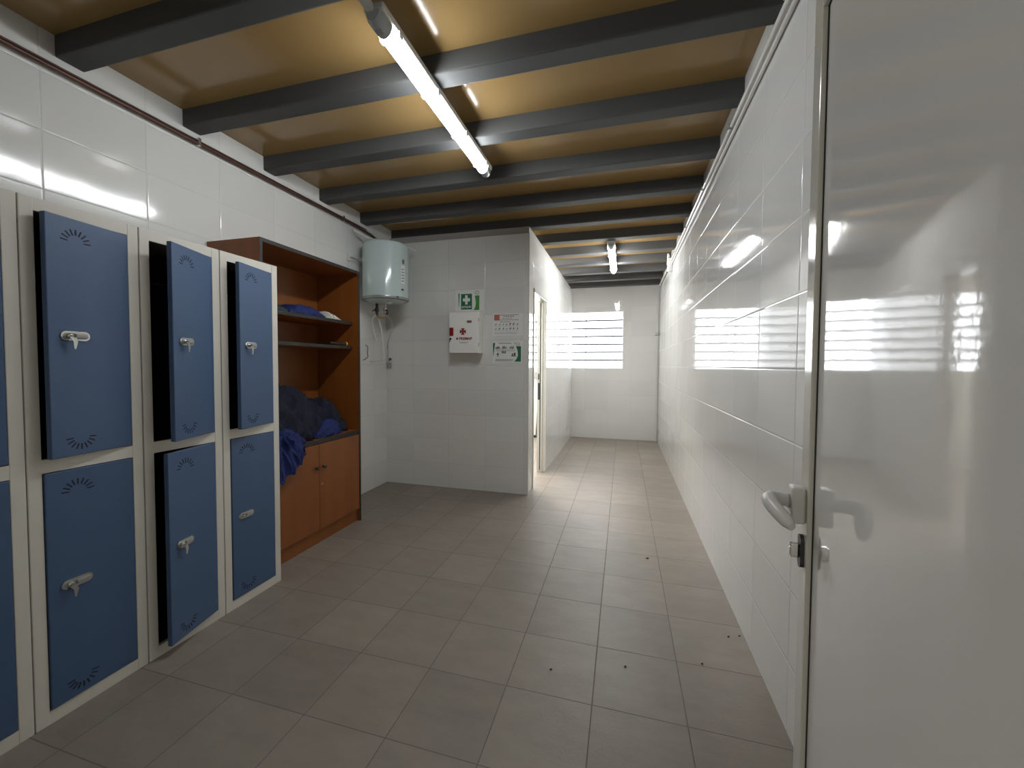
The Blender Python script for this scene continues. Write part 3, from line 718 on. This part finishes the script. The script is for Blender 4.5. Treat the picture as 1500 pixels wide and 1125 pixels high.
t = thing('instruction_poster', 'white poster of first-aid pictures with a green wavy right edge', 'poster', (-1.103, YF, 1.397))
b = MB(); b.box(-.152, .152, -.0012, 0, -.106, .104); b.build('sheet', M['paper'], t)
pts = [(.088, .058), (.140, .058), (.140, -.092), (.072, -.092), (.098, -.062), (.110, -.028), (.104, .020)]
b = MB(); b.prism([(x, -.0015, z) for x, z in pts], (0, -.0005, 0)); b.build('green_wave', M['green'], t)
b = MB(); b.prism([(-.147, -.0015, .092), (-.124, -.0015, .092), (-.138, -.0015, -.01), (-.145, -.0015, -.05)], (0, -.0005, 0)); b.build('green_stripe', M['green'], t)
b = MB(); lines(b, -.090, .045, .085, .006, .002); b.build('heading', M['green'], t)
b = MB(); ring(b, .108, .080, .020, .014, .004); b.build('oval_logo', M['ink'], t)
b = MB()
for (x, z) in ((-.098, .045), (-.030, .045), (.045, .045), (-.035, .0)):
    for k in range(4): b.prism([(x - .022 + k * .011, -.0015, z - .012 + rnd.uniform(0, .01)), (x - .012 + k * .011, -.0015, z - .014), (x - .012 + k * .011, -.0015, z + rnd.uniform(.004, .02)), (x - .02 + k * .011, -.0015, z + rnd.uniform(.0, .016))], (0, -.0005, 0))
for z in (.022, .012): lines(b, -.12, .08, z, .003, .004)
for z in (-.072, -.080, -.088): lines(b, -.12, .06, z, .004, .005)
b.build('pictograms', M['ink'], t)
b = MB(); b.prism([(-.104, -.0015, -.05), (-.098, -.0015, -.028), (-.112, -.0015, -.022), (-.099, -.0015, -.012), (-.096, -.0015, .002), (-.092, -.0015, -.012), (-.082, -.0015, -.022), (-.094, -.0015, -.026), (-.088, -.0015, -.052), (-.096, -.0015, -.036)], (0, -.0005, 0))
sign_rect(b, .040, .088, -.040, -.032); sign_rect(b, .048, .060, -.032, -.012); sign_rect(b, .068, .084, -.030, -.006); b.build('figure', M['ink_dark'], t)
b = MB(); lines(b, -.122, -.075, .036, .010, .003); sign_rect(b, .075, .082, .078, .098); b.build('red_marks', M['salmon'], t)

# ------------------------------------------------------------------ small wall shelf in the far right corner
t = thing('wire_shelf', 'small thin shelf in the far right corner beside the window', 'shelf', (XR, 6.86, 1.80))
MB().box(-.075, -.001, -.10, .10, -.004, .004, .002).build('plate', M['white_paint'], t)
b = MB(); b.tube([(-.005, -.10, -.035), (-.075, -.10, -.035), (-.075, .10, -.035), (-.005, .10, -.035)], .003, 6); b.tube([(-.035, -.1, -.035), (-.035, -.1, .03)], .003, 6); b.build('rail', M['dark_metal'], t)

# ------------------------------------------------------------------ crumbs on the floor
spots = [(-.273, 1.624, 'small crumb on the floor in the middle of the room, leftmost one'), (.026, 1.725, 'small crumb on the floor right of the middle'), (.17, 2.76, 'small dry leaf bit on the floor at the mouth of the hallway'),
         (.342, 1.832, 'tiny crumb on the floor near the right wall'), (.494, 2.054, 'tiny crumb on the floor close to the right wall'), (.545, 2.074, 'tiny crumb touching the foot of the right wall')]
for i, (x, y, lab) in enumerate(spots):
    b = MB(); s = .005 if i != 2 else .009
    b.prism([(x - s, y - s * .4, .0005), (x + s * .2, y - s * .7, .0005), (x + s, y + s * .2, .0005), (x + s * .1, y + s * .8, .0005)], (0, 0, .004))
    tag(b.build('floor_crumb', M['debris']), lab, 'debris', 'crumbs on the floor')
